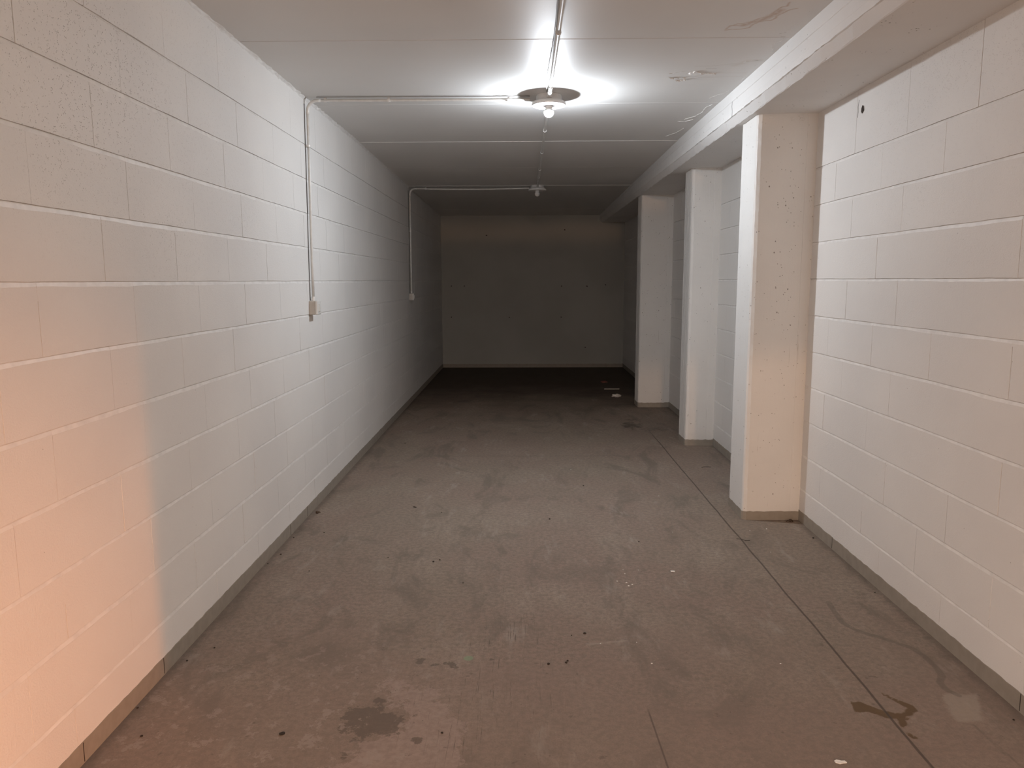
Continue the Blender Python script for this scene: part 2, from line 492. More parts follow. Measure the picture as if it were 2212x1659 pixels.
# ------------------------------------------------------------------ end wall and front wall
def end_wall():
    bm = bmesh.new()
    box_bm(bm, -.2, W + .2, FAR, FAR + .2, -.02, H0 + .02)
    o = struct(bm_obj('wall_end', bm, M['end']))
    # formwork edge: a thin upright ridge near the right end
    box('formwork_ridge', 2.668, 2.676, FAR - .004, FAR + .01, .06, 2.27, M['end'], o)
    for (x, z) in ((.154, -.09), (.36, -.091), (1.905, -.097), (2.308, -.098), (2.60, -.077), (.146, -.582), (1.072, -.592), (1.90, -.588), (2.288, -1.07), (.72, .70), (1.95, .78)):
        bm = bmesh.new()
        bmesh.ops.create_circle(bm, cap_ends=True, segments=10, radius=.009)
        for v in bm.verts:
            v.co = Vector((x + v.co.x * random.uniform(.7, 1.6), FAR - .0012, CAMZ + z + v.co.y * random.uniform(.6, 1.2)))
        bm_obj('tie_hole', bm, M['hole'], o)
    return o
end_wall()

def front_wall():
    bm = bmesh.new()
    y0, y1 = FRONT - .2, FRONT
    box_bm(bm, -.2, .10, y0, y1, -.02, H0 + .02)
    box_bm(bm, 2.79, W + .2, y0, y1, -.02, H0 + .02)
    struct(bm_obj('wall_front', bm, M['outer']))
front_wall()

# ------------------------------------------------------------------ floor with worn-in marks
def poly_sd(X, Y, poly):
    n = len(poly); d = np.full(X.shape, 1e9); inside = np.zeros(X.shape, bool)
    for i in range(n):
        ax, ay = poly[i]; bx, by = poly[(i + 1) % n]
        ex, ey = bx - ax, by - ay
        t = np.clip(((X - ax) * ex + (Y - ay) * ey) / (ex * ex + ey * ey + 1e-12), 0, 1)
        d = np.minimum(d, np.hypot(X - ax - t * ex, Y - ay - t * ey))
        c = ((ay > Y) != (by > Y)) & (X < (bx - ax) * (Y - ay) / (by - ay + 1e-12) + ax)
        inside ^= c
    return np.where(inside, -d, d)
def line_d(X, Y, pts):
    d = np.full(X.shape, 1e9)
    for (ax, ay), (bx, by) in zip(pts[:-1], pts[1:]):
        ex, ey = bx - ax, by - ay
        t = np.clip(((X - ax) * ex + (Y - ay) * ey) / (ex * ex + ey * ey + 1e-12), 0, 1)
        d = np.minimum(d, np.hypot(X - ax - t * ex, Y - ay - t * ey))
    return d
def soft(sd, w):
    return np.clip(.5 - sd / (2 * w), 0, 1)

def grid_mesh(name, xs, ys, zfun, mat, flip=False):
    nx, ny = len(xs), len(ys)
    X, Y = np.meshgrid(xs, ys)
    Z = zfun(X, Y)
    co = np.stack([X, Y, Z], -1).reshape(-1, 3)
    me = bpy.data.meshes.new(name)
    me.vertices.add(nx * ny); me.vertices.foreach_set('co', co.astype(np.float32).ravel())
    i = np.arange((ny - 1) * nx).reshape(ny - 1, nx)[:, :-1].ravel()
    q = np.stack([i, i + 1, i + nx + 1, i + nx], -1)
    if flip: q = q[:, ::-1]
    me.loops.add(q.size); me.loops.foreach_set('vertex_index', q.astype(np.int32).ravel())
    me.polygons.add(len(q)); me.polygons.foreach_set('loop_start', np.arange(0, q.size, 4, dtype=np.int32))
    me.update(calc_edges=True); me.validate(); me.shade_flat()
    me.materials.append(mat)
    o = bpy.data.objects.new(name, me); COL.objects.link(o)
    return o, X, Y

def set_attr(o, name, chans):
    a = o.data.attributes.new(name, 'FLOAT_COLOR', 'POINT')
    a.data.foreach_set('color', np.stack([c.ravel() for c in chans], -1).astype(np.float32).ravel())

def make_floor():
    xs = np.linspace(-.2, W + .2, 262)
    ys = np.concatenate([np.linspace(FRONT - .2, 1.7, 20)[:-1], np.arange(1.7, 6, .0125), np.arange(6, FAR + .25, .045)])
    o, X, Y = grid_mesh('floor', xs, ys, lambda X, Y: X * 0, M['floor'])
    struct(o)
    Zr = np.zeros_like(X)
    peel = soft(poly_sd(X, Y, [(.784, 2.482), (.841, 2.506), (.878, 2.423), (.997, 2.394), (1.02, 2.284), (1.089, 2.22), (1.114, 1.9), (.70, 1.9), (.79, 2.109), (.844, 2.156), (.88, 2.157), (.903, 2.193), (.92, 2.25), (.89, 2.296), (.838, 2.269), (.84, 2.302), (.871, 2.344), (.811, 2.422)]), .05)
    dark = soft(poly_sd(X, Y, [(.70, 2.302), (.818, 2.295), (.88, 2.29), (.91, 2.25), (.893, 2.193), (.87, 2.157), (.84, 2.156), (.797, 2.127), (.72, 2.186)]), .06)
    for p in ([(.885, 2.596), (.902, 2.63), (.925, 2.622), (.917, 2.584)], [(.936, 2.563), (.942, 2.588), (.98, 2.588), (.969, 2.572)], [(.986, 2.605), (1.011, 2.61), (1.05, 2.556), (1.029, 2.56)],
              [(.742, 2.058), (.771, 2.053), (.762, 2.031), (.74, 2.026)], [(.785, 2.053), (.801, 2.056), (.826, 2.021), (.793, 2.032)], [(.779, 2.343), (.799, 2.357), (.821, 2.343), (.793, 2.329)],
              [(.943, 2.139), (.968, 2.14), (.981, 2.094), (.952, 2.105)], [(1.164, 2.632), (1.181, 2.636), (1.181, 2.611), (1.156, 2.611)]):
        dark = np.maximum(dark, soft(poly_sd(X, Y, p), .018))
    brown = Zr.copy()
    for p in ([(2.377, 2.343), (2.388, 2.339), (2.403, 2.344), (2.427, 2.307), (2.446, 2.272), (2.434, 2.267), (2.413, 2.298), (2.383, 2.289), (2.365, 2.293)],
              [(2.50, 2.397), (2.516, 2.378), (2.542, 2.345), (2.563, 2.326), (2.565, 2.299), (2.54, 2.281), (2.522, 2.29), (2.548, 2.31), (2.530, 2.345)],
              [(2.40, 2.335), (2.46, 2.292), (2.50, 2.272), (2.515, 2.25), (2.45, 2.258), (2.41, 2.288)], [(2.50, 2.262), (2.54, 2.272), (2.53, 2.290), (2.50, 2.28)],
              [(2.484, 2.268), (2.506, 2.263), (2.49, 2.221), (2.476, 2.212)], [(2.470, 2.171), (2.480, 2.171), (2.490, 2.147), (2.478, 2.147)]):
        brown = np.maximum(brown, soft(poly_sd(X, Y, p) - .003, .016))
    pale = soft(poly_sd(X, Y, [(2.70, 2.400), (2.755, 2.413), (2.77, 2.398), (2.825, 2.405), (2.745, 2.231), (2.659, 2.235), (2.661, 2.282)]), .02)
    pale = np.maximum(pale, .85 * soft(poly_sd(X, Y, [(1.523, 2.752), (1.53, 2.728), (1.70, 2.765), (1.70, 2.782)]), .012))
    pale = np.maximum(pale, .55 * soft(poly_sd(X, Y, [(2.355, 2.481), (2.464, 2.471), (2.46, 2.353), (2.40, 2.344)]), .06))
    pale = np.maximum(pale, .8 * soft(line_d(X, Y, [(2.60, 6.62), (2.64, 6.47), (2.66, 6.30), (2.68, 6.20), (2.86, 6.19)]) - .02, .03))
    pale = np.maximum(pale, .6 * soft(line_d(X, Y, [(2.22, 8.10), (2.40, 8.06), (2.50, 8.10)]) - .03, .05))
    pale = np.maximum(pale, .55 * soft(np.hypot((X - 1.92) * 1, (Y - 9.3) * .35) - .06, .06))
    pale = np.maximum(pale, .5 * soft(np.hypot((X - 1.12), (Y - 3.95) * .8) - .08, .09))
    pale = np.maximum(pale, .5 * soft(np.hypot((X - .72) * .8, (Y - 3.15)) - .07, .09))
    pale = np.maximum(pale, .45 * soft(np.hypot((X - 2.05) * .7, (Y - 3.25)) - .05, .08))
    damp = soft(line_d(X, Y, [(2.615, 3.134), (2.601, 3.051), (2.591, 2.933), (2.617, 2.863), (2.669, 2.816), (2.712, 2.774), (2.764, 2.719), (2.779, 2.648), (2.776, 2.564), (2.766, 2.516), (2.733, 2.47), (2.732, 2.425), (2.752, 2.39)]) - .013, .010)
    damp = np.maximum(damp, .8 * soft(line_d(X, Y, [(2.70, 2.222), (2.705, 2.181), (2.709, 2.125), (2.709, 2.073), (2.726, 2.0)]) - .010, .012))
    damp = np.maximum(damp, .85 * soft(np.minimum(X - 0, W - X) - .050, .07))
    damp = np.maximum(damp, .75 * soft(np.hypot((X - 1.765) * 1, (Y - 4.5) * .45) - .035, .03))
    green = soft(np.hypot(X - 1.081, Y - 2.63) - .019, .008)
    scr = np.exp(-((X - 1.24) / .17) ** 2 - ((Y - 2.6) / .75) ** 2) + .6 * np.exp(-((X - 1.05) / .14) ** 2 - ((Y - 2.2) / .4) ** 2)
    scr = np.clip(scr, 0, 1)
    oil = .95 * soft(np.hypot((X - 2.36) * 1.1, (Y - 7.2) * .42) - .10, .14)
    oil = np.maximum(oil, .55 * soft(np.hypot((X - 2.55) * 1.2, (Y - 6.9) * .3) - .12, .18))
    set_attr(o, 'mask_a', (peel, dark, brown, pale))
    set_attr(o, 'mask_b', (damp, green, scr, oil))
    # slab thickness
    box('floor_slab', -.2, W + .2, FRONT - .2, FAR + .2, -.2, -.002, M['outer'], o)
    return o
floor = make_floor()

# ------------------------------------------------------------------ ceiling slabs
JOINTS = [1.04, 2.30, 3.56, 4.815, 6.07, 7.35, 8.60, 9.85, 11.1]
def make_ceiling():
    xs = np.concatenate([np.linspace(-.2, 2.0, 24)[:-1], np.arange(2.0, 2.53, .005), np.linspace(2.53, W + .2, 6)])
    ys = list(np.linspace(FRONT - .2, 3.0, 12)[:-1]) + list(np.arange(3.0, 4.40, .005)) + list(np.linspace(4.40, FAR + .2, 40))
    ys = [y for y in ys if all(abs(y - j) > .010 for j in JOINTS)]
    g = .006
    for j in JOINTS: ys += [j - g, j, j + g]
    ys = np.array(sorted(ys))
    bump = np.array([.011 if any(abs(y - j) < 1e-6 for j in JOINTS) else 0 for y in ys])
    # neighbouring slabs sit a touch up or down
    lev = np.array([sum(1 for j in JOINTS if y > j) for y in ys])
    step = np.array([0, .001, -.001, .0, .0015, 0, .001, -.001, .001, 0, 0])[lev]
    hz = np.array([hc(y) for y in ys]) + bump + step
    o, X, Y = grid_mesh('ceiling', xs, ys, lambda X, Y: np.repeat(hz[:, None], len(xs), 1), M['ceiling'], flip=True)
    struct(o)
    rust = np.zeros_like(X)
    L = [[(2.165, 3.445), (2.172, 3.398), (2.231, 3.395), (2.245, 3.35), (2.271, 3.306), (2.295, 3.294), (2.307, 3.232), (2.316, 3.18), (2.335, 3.173), (2.33, 3.129)],
         [(2.168, 3.459), (2.185, 3.446), (2.228, 3.444), (2.26, 3.426), (2.264, 3.384), (2.288, 3.343), (2.325, 3.335), (2.335, 3.307), (2.33, 3.283), (2.348, 3.241), (2.358, 3.214), (2.383, 3.196)],
         [(2.227, 3.391), (2.251, 3.358), (2.277, 3.342), (2.294, 3.31), (2.306, 3.279), (2.319, 3.252), (2.324, 3.217)], [(2.176, 3.402), (2.197, 3.375), (2.227, 3.374)]]
    for l in L: rust = np.maximum(rust, 1.0 * soft(line_d(X, Y, l) - .0015, .006))
    rust = np.maximum(rust, .5 * soft(line_d(X, Y, L[2]) - .016, .012))
    damp = .9 * soft(line_d(X, Y, [(2.36, 4.0), (2.41, 3.93), (2.46, 3.92)]) - .012, .02)
    for l in ([(2.164, 4.016), (2.255, 4.013), (2.36, 3.966)], [(2.239, 4.143), (2.358, 4.146), (2.46, 4.15)], [(2.15, 4.235), (2.224, 4.248), (2.36, 4.218), (2.455, 4.214)], [(2.06, 4.16), (2.13, 4.11)]):
        damp = np.maximum(damp, soft(line_d(X, Y, l) - .002, .006))
    dark = np.zeros_like(X)
    for l in ([(2.152, 4.150), (2.187, 4.106), (2.225, 4.10)], [(2.065, 4.214), (2.103, 4.228), (2.131, 4.222), (2.18, 4.208)], [(2.455, 3.548), (2.44, 3.55)], [(2.44, 3.492), (2.42, 3.51)], [(2.23, 4.06), (2.28, 4.06)]):
        dark = np.maximum(dark, soft(line_d(X, Y, l) - .001, .004))
    dark = np.maximum(dark, .55 * soft(np.abs(Y - 3.56) - .004, .003) * (X < 2.46))
    set_attr(o, 'stain', (rust, damp, dark, damp * 0))
    # body of the slab above
    vs = []
    yy = [FRONT - .2, 6, FAR + .2]
    for y in yy:
        for x in (-.2, W + .2): vs += [(x, y, hc(y) + .012), (x, y, hc(y) + .25)]
    fs = []
    for i in range(2):
        a = i * 4
        fs += [(a, a + 2, a + 6, a + 4), (a + 1, a + 5, a + 7, a + 3), (a, a + 4, a + 5, a + 1), (a + 2, a + 3, a + 7, a + 6)]
    fs += [(0, 1, 3, 2), (8, 10, 11, 9)]
    obj('ceiling_slab', vs, fs, M['ceiling'], o)
    return o
ceiling = make_ceiling()

def paint_curl(pts, seed, wid=.006, drop=.006):
    """loose edge of paint hanging from the slab along a ragged line"""
    R = random.Random(seed)
    P = []
    for (ax, ay), (bx, by) in zip(pts[:-1], pts[1:]):
        n = max(2, int(math.hypot(bx - ax, by - ay) / .008))
        for k in range(n):
            t = k / n
            P.append((ax + (bx - ax) * t + R.uniform(-.004, .004), ay + (by - ay) * t + R.uniform(-.004, .004)))
    P.append(pts[-1])
    vs, fs = [], []
    for i, (x, y) in enumerate(P):
        s = R.choice([0, .3, .7, 1, 1.4]) * (1 if 0 < i < len(P) - 1 else .2)
        z = hc(y) + .002
        vs += [(x - wid * .6, y, z), (x, y, z - .002 - drop * s * .6), (x + wid * s, y + .002, z - .002 - drop * s), (x + wid * .4, y + .001, z + .001)]
    for i in range(len(P) - 1):
        for k in range(4):
            a, b = i * 4 + k, i * 4 + (k + 1) % 4
            fs.append((a, b, b + 4, a + 4))
    return obj('peeling_paint', vs, fs, M['flake'], ceiling)
CURLS = [[(2.434, 3.175), (2.445, 3.247)], [(2.45, 3.263), (2.447, 3.33)], [(2.445, 3.376), (2.445, 3.422), (2.441, 3.452), (2.44, 3.492), (2.42, 3.51)],
         [(2.456, 3.57), (2.464, 3.595), (2.449, 3.643), (2.436, 3.667), (2.454, 3.713), (2.470, 3.76), (2.482, 3.798), (2.485, 3.825)],
         [(2.045, 4.157), (2.077, 4.138), (2.126, 4.108)], [(2.152, 4.147), (2.187, 4.103), (2.229, 4.149), (2.302, 4.145)],
         [(2.065, 4.224), (2.103, 4.238), (2.131, 4.232), (2.164, 4.22)], [(2.103, 4.272), (2.14, 4.294), (2.166, 4.26)],
         [(2.389, 3.951), (2.425, 3.906), (2.461, 3.924)], [(2.457, 3.988), (2.470, 4.025), (2.48, 4.028)], [(2.475, 4.296), (2.472, 4.175)],
         [(2.40, 4.70), (2.43, 4.62), (2.46, 4.58), (2.47, 4.50)], [(2.38, 5.30), (2.43, 5.20), (2.45, 5.08), (2.44, 4.95), (2.46, 4.86)], [(2.35, 5.36), (2.40, 5.36), (2.44, 5.30)], [(2.37, 5.9), (2.42, 5.75), (2.44, 5.6)]]
for i, c in enumerate(CURLS):
    big = i in (5, 6, 7)
    paint_curl(c, i, .0016 if not big else .005, .0016 if not big else .007)

# ------------------------------------------------------------------ downstand beam and columns
def extrude_profile(bm, prof, axis, a0, a1, step, jit, seed, arris=()):
    """profile [(p, q)] closed polygon; axis 'y' -> (x=p, z=q), axis 'z' -> (x=p, y=q)"""
    R = random.Random(seed)
    n = max(1, int((a1 - a0) / step))
    rings = []
    for i in range(n + 1):
        a = a0 + (a1 - a0) * i / n
        r = []
        for k, (p, q) in enumerate(prof):
            j = jit * (3 if k in arris else 1)
            dp, dq = R.uniform(-j, j), R.uniform(-j, j)
            r.append(bm.verts.new((p + dp, a, q + dq) if axis == 'y' else (p + dp, q + dq, a)))
        rings.append(r)
    m = len(prof)
    for i in range(n):
        for k in range(m):
            bm.faces.new((rings[i][k], rings[i][(k + 1) % m], rings[i + 1][(k + 1) % m], rings[i + 1][k]))
    bm.faces.new(rings[0][::-1]); bm.faces.new(rings[-1])

def make_beam():
    zs = CAMZ + .888
    prof = [(2.493, 2.56), (2.493, zs + .125), (2.4955, zs + .122), (2.495, zs + .075), (2.4935, zs + .073), (2.494, zs + .042), (2.4985, zs + .038),
            (2.528, zs + .004), (2.533, zs), (2.715, zs + .001), (2.716, zs + .004), (W + .01, zs + .003), (W + .01, 2.56)]
    bm = bmesh.new()
    extrude_profile(bm, prof, 'y', FRONT, FAR + .01, .06, .0005, 11, arris=(5, 6, 7, 8))
    o = bm_obj('ceiling_beam', bm, M['beam'])
    tag(o, 'long whitewashed concrete beam under the ceiling carried by the three columns', 'beam')
    # lip of cement left at the formwork joint above the chamfer
    vs, fs = [], []
    R = random.Random(8)
    n = 160
    for i in range(n + 1):
        y = 1.2 + 5.0 * i / n
        w = R.choice([.0005, .001, .002, .004, .006]) if (i // 9) % 3 else .0008
        z = zs + .040 + R.uniform(-.001, .001)
        vs += [(2.497, y, z + .003), (2.4945 - w, y, z), (2.499, y, z - .002)]
    for i in range(n):
        for k in range(2):
            fs.append((i * 3 + k, i * 3 + 3 + k, i * 3 + 4 + k, i * 3 + 1 + k))
    obj('cement_lip', vs, fs, M['beam'], o)
    # upright crack over the nearest column
    tube('hairline_crack', [(2.4938, 4.52, 2.42), (2.4936, 4.535, 2.38), (2.4936, 4.52, 2.35), (2.494, 4.53, 2.32)], .0008, M['hole'], o, 6)
make_beam()

def make_column(label, x0, y0, y1, ribs, seed, chips=0):
    root = thing('concrete_column', label, 'column', ((x0 + W) / 2, (y0 + y1) / 2, 0), None)
    c = .019
    xb = W + .006
    prof = [(xb, y0), (xb - .06, y0 + .0003), (xb - .062, y0 + .0018), (x0 + c + .004, y0), (x0 + c * .35, y0 + c * .5), (x0, y0 + c + .004)]
    side = [(x0, y0 + c + .02)]
    if ribs:
        ys = np.linspace(y0 + .05, y1 - .05, 5)
        for y in ys:
            side += [(x0, y - .004), (x0 + .005, y), (x0, y + .004)]
    side += [(x0, y1 - c - .004), (x0 + c, y1), (xb, y1)]
    prof += side
    bm = bmesh.new()
    extrude_profile(bm, prof, 'z', .0, CAMZ + .893, .03, .0004, seed, arris=(3, 4, 5))
    bm_obj('shaft', bm, M['column'], root)
    # grey painted foot
    e = .0022
    fp = [(W - .002, y0 - e), (x0 + c + .002, y0 - e), (x0 + c * .35 - e, y0 + c * .5 - e), (x0 - e, y0 + c + .004), (x0 - e, y1 - c), (x0 + c, y1 + e), (W - .002, y1 + e)]
    R = random.Random(seed)
    pts = []
    for (ax, ay), (bx, by) in zip(fp[:-1], fp[1:]):
        n = max(1, int(math.hypot(bx - ax, by - ay) / .02))
        pts += [(ax + (bx - ax) * k / n, ay + (by - ay) * k / n) for k in range(n)]
    pts.append(fp[-1])
    vs, fs = [], []
    for (x, y) in pts: vs += [(x, y, 0), (x, y, .052 + R.uniform(-.0025, .0025))]
    for i in range(len(pts) - 1): fs.append((2 * i, 2 * i + 1, 2 * i + 3, 2 * i + 2))
    p = obj('painted_foot', vs, fs, M['grey_paint'], root)
    p['label'] = 'grey painted band round the foot'
    # cement dribbles near the top, where column and beam were cast together
    for k in range(chips):
        bm = bmesh.new()
        r = R.uniform(.006, .013)
        bmesh.ops.create_icosphere(bm, subdivisions=2, radius=r)
        cx, cz = R.uniform(x0 + .04, W - .05), CAMZ + .893 - R.uniform(.005, .035)
        for v in bm.verts:
            v.co = Vector((cx + v.co.x * R.uniform(.8, 1.8), y0 - .0005 + v.co.y * .22, cz + v.co.z * R.uniform(.5, .9)))
        bm_obj('cement_dribble', bm, M['column'], root)
    return root
make_column('nearest and largest white concrete column, with dark blow holes down its front', 2.567, 4.268, 4.575, False, 21, 5)
make_column('middle white concrete column, standing between the nearest and the farthest', 2.657, 6.26, 6.54, True, 22, 4)
make_column('farthest of the three white concrete columns, half in shade before the dark end', 2.552, 8.20, 8.46, True, 23, 0)

# ------------------------------------------------------------------ grey skirting band
def skirting(name, side, segs, h):
    R = random.Random(31 + side)
    vs, fs = [], []
    for (y0, y1) in segs:
        n = max(2, int((y1 - y0) / .03)); b = len(vs)
        for i in range(n + 1):
            y = y0 + (y1 - y0) * i / n
            t = h + R.uniform(-.002, .002)
            x = (.0024 if side < 0 else W - .0024); xi = (-.003 if side < 0 else W + .003)
            vs += [(x, y, 0), (x, y, t), (xi, y, t + .0005)]
        for i in range(n):
            for k in range(2):
                f = (b + i * 3 + k, b + i * 3 + 1 + k, b + i * 3 + 4 + k, b + i * 3 + 3 + k)
                fs.append(f if side < 0 else f[::-1])
    return struct(obj(name, vs, fs, M['grey_paint']))
bl = skirting('baseboard_left', -1, [(FRONT, FAR)], .064)
br = skirting('baseboard_right', 1, [(FRONT, 4.268), (4.575, 6.26), (6.54, 8.20), (8.46, FAR)], .062)
for b_, x_, ys_ in ((bl, .0022, (2.01, 2.506, 3.986, 4.315)), (br, W - .0022, (2.292, 3.785))):
    for yy_ in ys_:
        box('upright_crack', x_ - .0008, x_ + .0008, yy_ - .0015, yy_ + .0015, .004, .063, M['hole'], b_)
def skirting_end():
    R = random.Random(77); vs, fs = [], []
    n = 90
    for i in range(n + 1):
        x = W * i / n
        vs += [(x, FAR - .0024, 0), (x, FAR - .0024, .058 + R.uniform(-.002, .002)), (x, FAR + .003, .058)]
    for i in range(n):
        for k in range(2):
            fs.append((i * 3 + k, i * 3 + 3 + k, i * 3 + 4 + k, i * 3 + 1 + k)[::-1])
    struct(obj('baseboard_end', vs, fs, M['grey_paint']))
skirting_end()

# ------------------------------------------------------------------ electrics
BULB_TILT = 14
LX, LY, LZ = 1.441, 4.60, H0 - .060      # lit lamp: rim height
L2X, L2Y = 1.452, 8.62
L2Z = hc(L2Y) - .055

def clip(parent, c, d, r, side):
    """snap-on saddle: C-shaped clip round the pipe plus its foot on the surface; d = run direction, side = towards the surface"""
    c, d, s = Vector(c), Vector(d).normalized(), Vector(side).normalized()
    t = d.cross(s)
    vs, fs = [], []
    n = 12
    for a in (-.006, .006):
        for rr in (r + .0006, r + .0034):
            for k in range(n + 1):
                an = math.radians(40 + 280 * k / n)
                vs.append(c + d * a + (s * math.cos(an) + t * math.sin(an)) * rr)
    m = n + 1
    for k in range(n):
        fs += [(m + k, m + k + 1, 3 * m + k + 1, 3 * m + k), (k + 1, k, 2 * m + k, 2 * m + k + 1), (k, k + 1, m + k + 1, m + k), (2 * m + k + 1, 2 * m + k, 3 * m + k, 3 * m + k + 1)]
    b = len(vs)
    for a in (-.007, .007):
        for (p, q) in ((-.009, r - .001), (.009, r - .001), (.009, r + .012), (-.009, r + .012)):
            vs.append(c + d * a + t * p + s * q)
    fs += [(b, b + 1, b + 2, b + 3), (b + 4, b + 7, b + 6, b + 5)] + [(b + k, b + 4 + k, b + 4 + (k + 1) % 4, b + (k + 1) % 4) for k in range(4)]
    return obj('pipe_clip', vs, fs, M['clip'], parent)

def coupling(parent, p0, p1, r):
    p0, p1 = Vector(p0), Vector(p1)
    return tube('coupling', [p0, p0.lerp(p1, .06), p0.lerp(p1, .5), p1.lerp(p0, .06), p1], r, M['clip'], parent, 14)

def switch_conduit(label, yw, lx, lamp_edge, ztop_fun, zbox, r, clips_x, clips_z, dz=0.0):
    """pipe from a wall switch up the left wall, round the corner and across the ceiling to a lamp"""
    zc = ztop_fun(yw) - r - .012
    xw = r + .010
    root = thing('electrical_conduit', label, 'conduit', (xw, yw, zbox), 'white conduits from switch to lamp')
    R = .060
    cor = arc((xw + R, yw, zc - R), R, math.pi, math.pi / 2, (1, 0, 0), (0, 0, 1))
    down = [(xw, yw - .035, zbox), (xw, yw - .03, zbox + .25), (xw, yw - .012, zbox + .7)]
    tube('wall_pipe', down + [cor[0]], r, M['conduit'], root)
    tube('bend', [cor[0] - Vector((0, 0, .02))] + cor + [cor[-1] + Vector((.02, 0, 0))], r * 1.16, M['conduit'], root)
    xe = lamp_edge
    n = 9
    sag = [(xw + R + (xe - xw - R) * k / n, yw + .01 * k / n, zc - dz * math.sin(math.pi * k / n)) for k in range(n + 1)]
    tube('ceiling_pipe', sag, r, M['conduit'], root)
    tube('thin_cable', [(p[0], p[1] - .020, ztop_fun(yw) - .006) for p in sag], .0028, M['cable'], root, 8)  # thin grey line beside the ceiling pipe
    for x in clips_x: clip(root, (x, yw + .004, zc - dz * .5), (1, 0, 0), r, (0, 0, 1))
    for z in clips_z: clip(root, (xw, yw - .012, z), (0, 0, 1), r, (-1, 0, 0))
    tube('dark_cable', [(.003, p[1] - .015, p[2]) for p in down] + [(.003, yw - .013, zc - .02)], .0021, M['cable_dark'], root, 8)  # dark strand standing in for the pipe's shadow on the wall
    # gland on top of the switch box
    coupling(root, (xw, yw - .035, zbox - .002), (xw, yw - .035, zbox + .022), r * 1.3)
    return root

switch_conduit('white conduit from the near wall switch up and across the ceiling to the lit lamp', 4.60, LX, LX - .112, hc, CAMZ - .118, .0085, (.125, .50, 1.205), (CAMZ + .79,))
switch_conduit('white sagging conduit from the far wall switch to the unlit lamp', 8.66, L2X, L2X - .085, hc, CAMZ - .143, .0085, (.20,), (CAMZ + .55,), .010)

def wall_switch(label, y, z0, z1):
    root = thing('wall_switch', label, 'switch', (0, y, (z0 + z1) / 2), 'surface mounted switch boxes')
    bm = bmesh.new(); box_bm(bm, -.001, .040, y, y + .082, z0, z1, .005, 3)
    bm_obj('back_box', bm, M['switch'], root)
    bm = bmesh.new(); box_bm(bm, .0385, .053, y - .002, y + .084, z0 - .001, z1 + .001, .006, 3)
    f = bm_obj('front_cover', bm, M['rocker'], root)
    bm = bmesh.new(); box_bm(bm, .052, .058, y + .024, y + .058, z0 + .018, z1 - .018, .002, 2)
    bm_obj('rocker', bm, M['rocker'], f)
    return root
wall_switch('ivory switch box on the left wall below the nearer conduit', 4.525, CAMZ - .203, CAMZ - .120)
wall_switch('small dim switch box far down the left wall below the farther conduit', 8.565, CAMZ - .224, CAMZ - .146)

def ceiling_run(label, x0, y0, x1, y1, zoff, r, clip_ys, coup_ys, side_line):
    root = thing('ceiling_conduit', label, 'conduit', (x0, y0, hc(y0)), 'white conduits along the ceiling')
    n = 10
    P = [(x0 + (x1 - x0) * k / n, y0 + (y1 - y0) * k / n, hc(y0 + (y1 - y0) * k / n) - zoff) for k in range(n + 1)]
    tube('pipe', P, r, M['conduit'], root)
    def at(y):
        t = (y - y0) / (y1 - y0)
        return Vector((x0 + (x1 - x0) * t, y, hc(y) - zoff))
    for y in clip_ys: clip(root, at(y), (x1 - x0, y1 - y0, 0), r, (0, 0, 1))
    for (a, b) in coup_ys: coupling(root, at(a), at(b), r * 1.28)
    if side_line:
        Q = []
        for k in range(25):
            y = y0 + (y1 - y0) * k / 24
            p = at(y)
            wob = .004 * math.sin(y * 5) + (.006 * math.exp(-((y - 4.25) / .12) ** 2))
            Q.append((p.x - .0165 - wob, y, hc(y) - .005))
        tube('thin_cable', Q, .0032, M['cable'], root, 8)  # thin grey line following the pipe
    return root
ceiling_run('white conduit along the ceiling from the camera end to the lit lamp', 1.437, FRONT, 1.441, LY - .10, .022, .0095, (.8, 2.2, 3.4), ((4.30, 4.345), (4.40, 4.44)), True)
ceiling_run('white clipped conduit along the ceiling between the lit and the unlit lamp', 1.444, LY + .10, 1.452, L2Y - .10, .020, .0085, (5.55, 6.45, 7.35, 7.85), ((4.72, 4.78), (8.05, 8.12), (8.40, 8.45)), False)

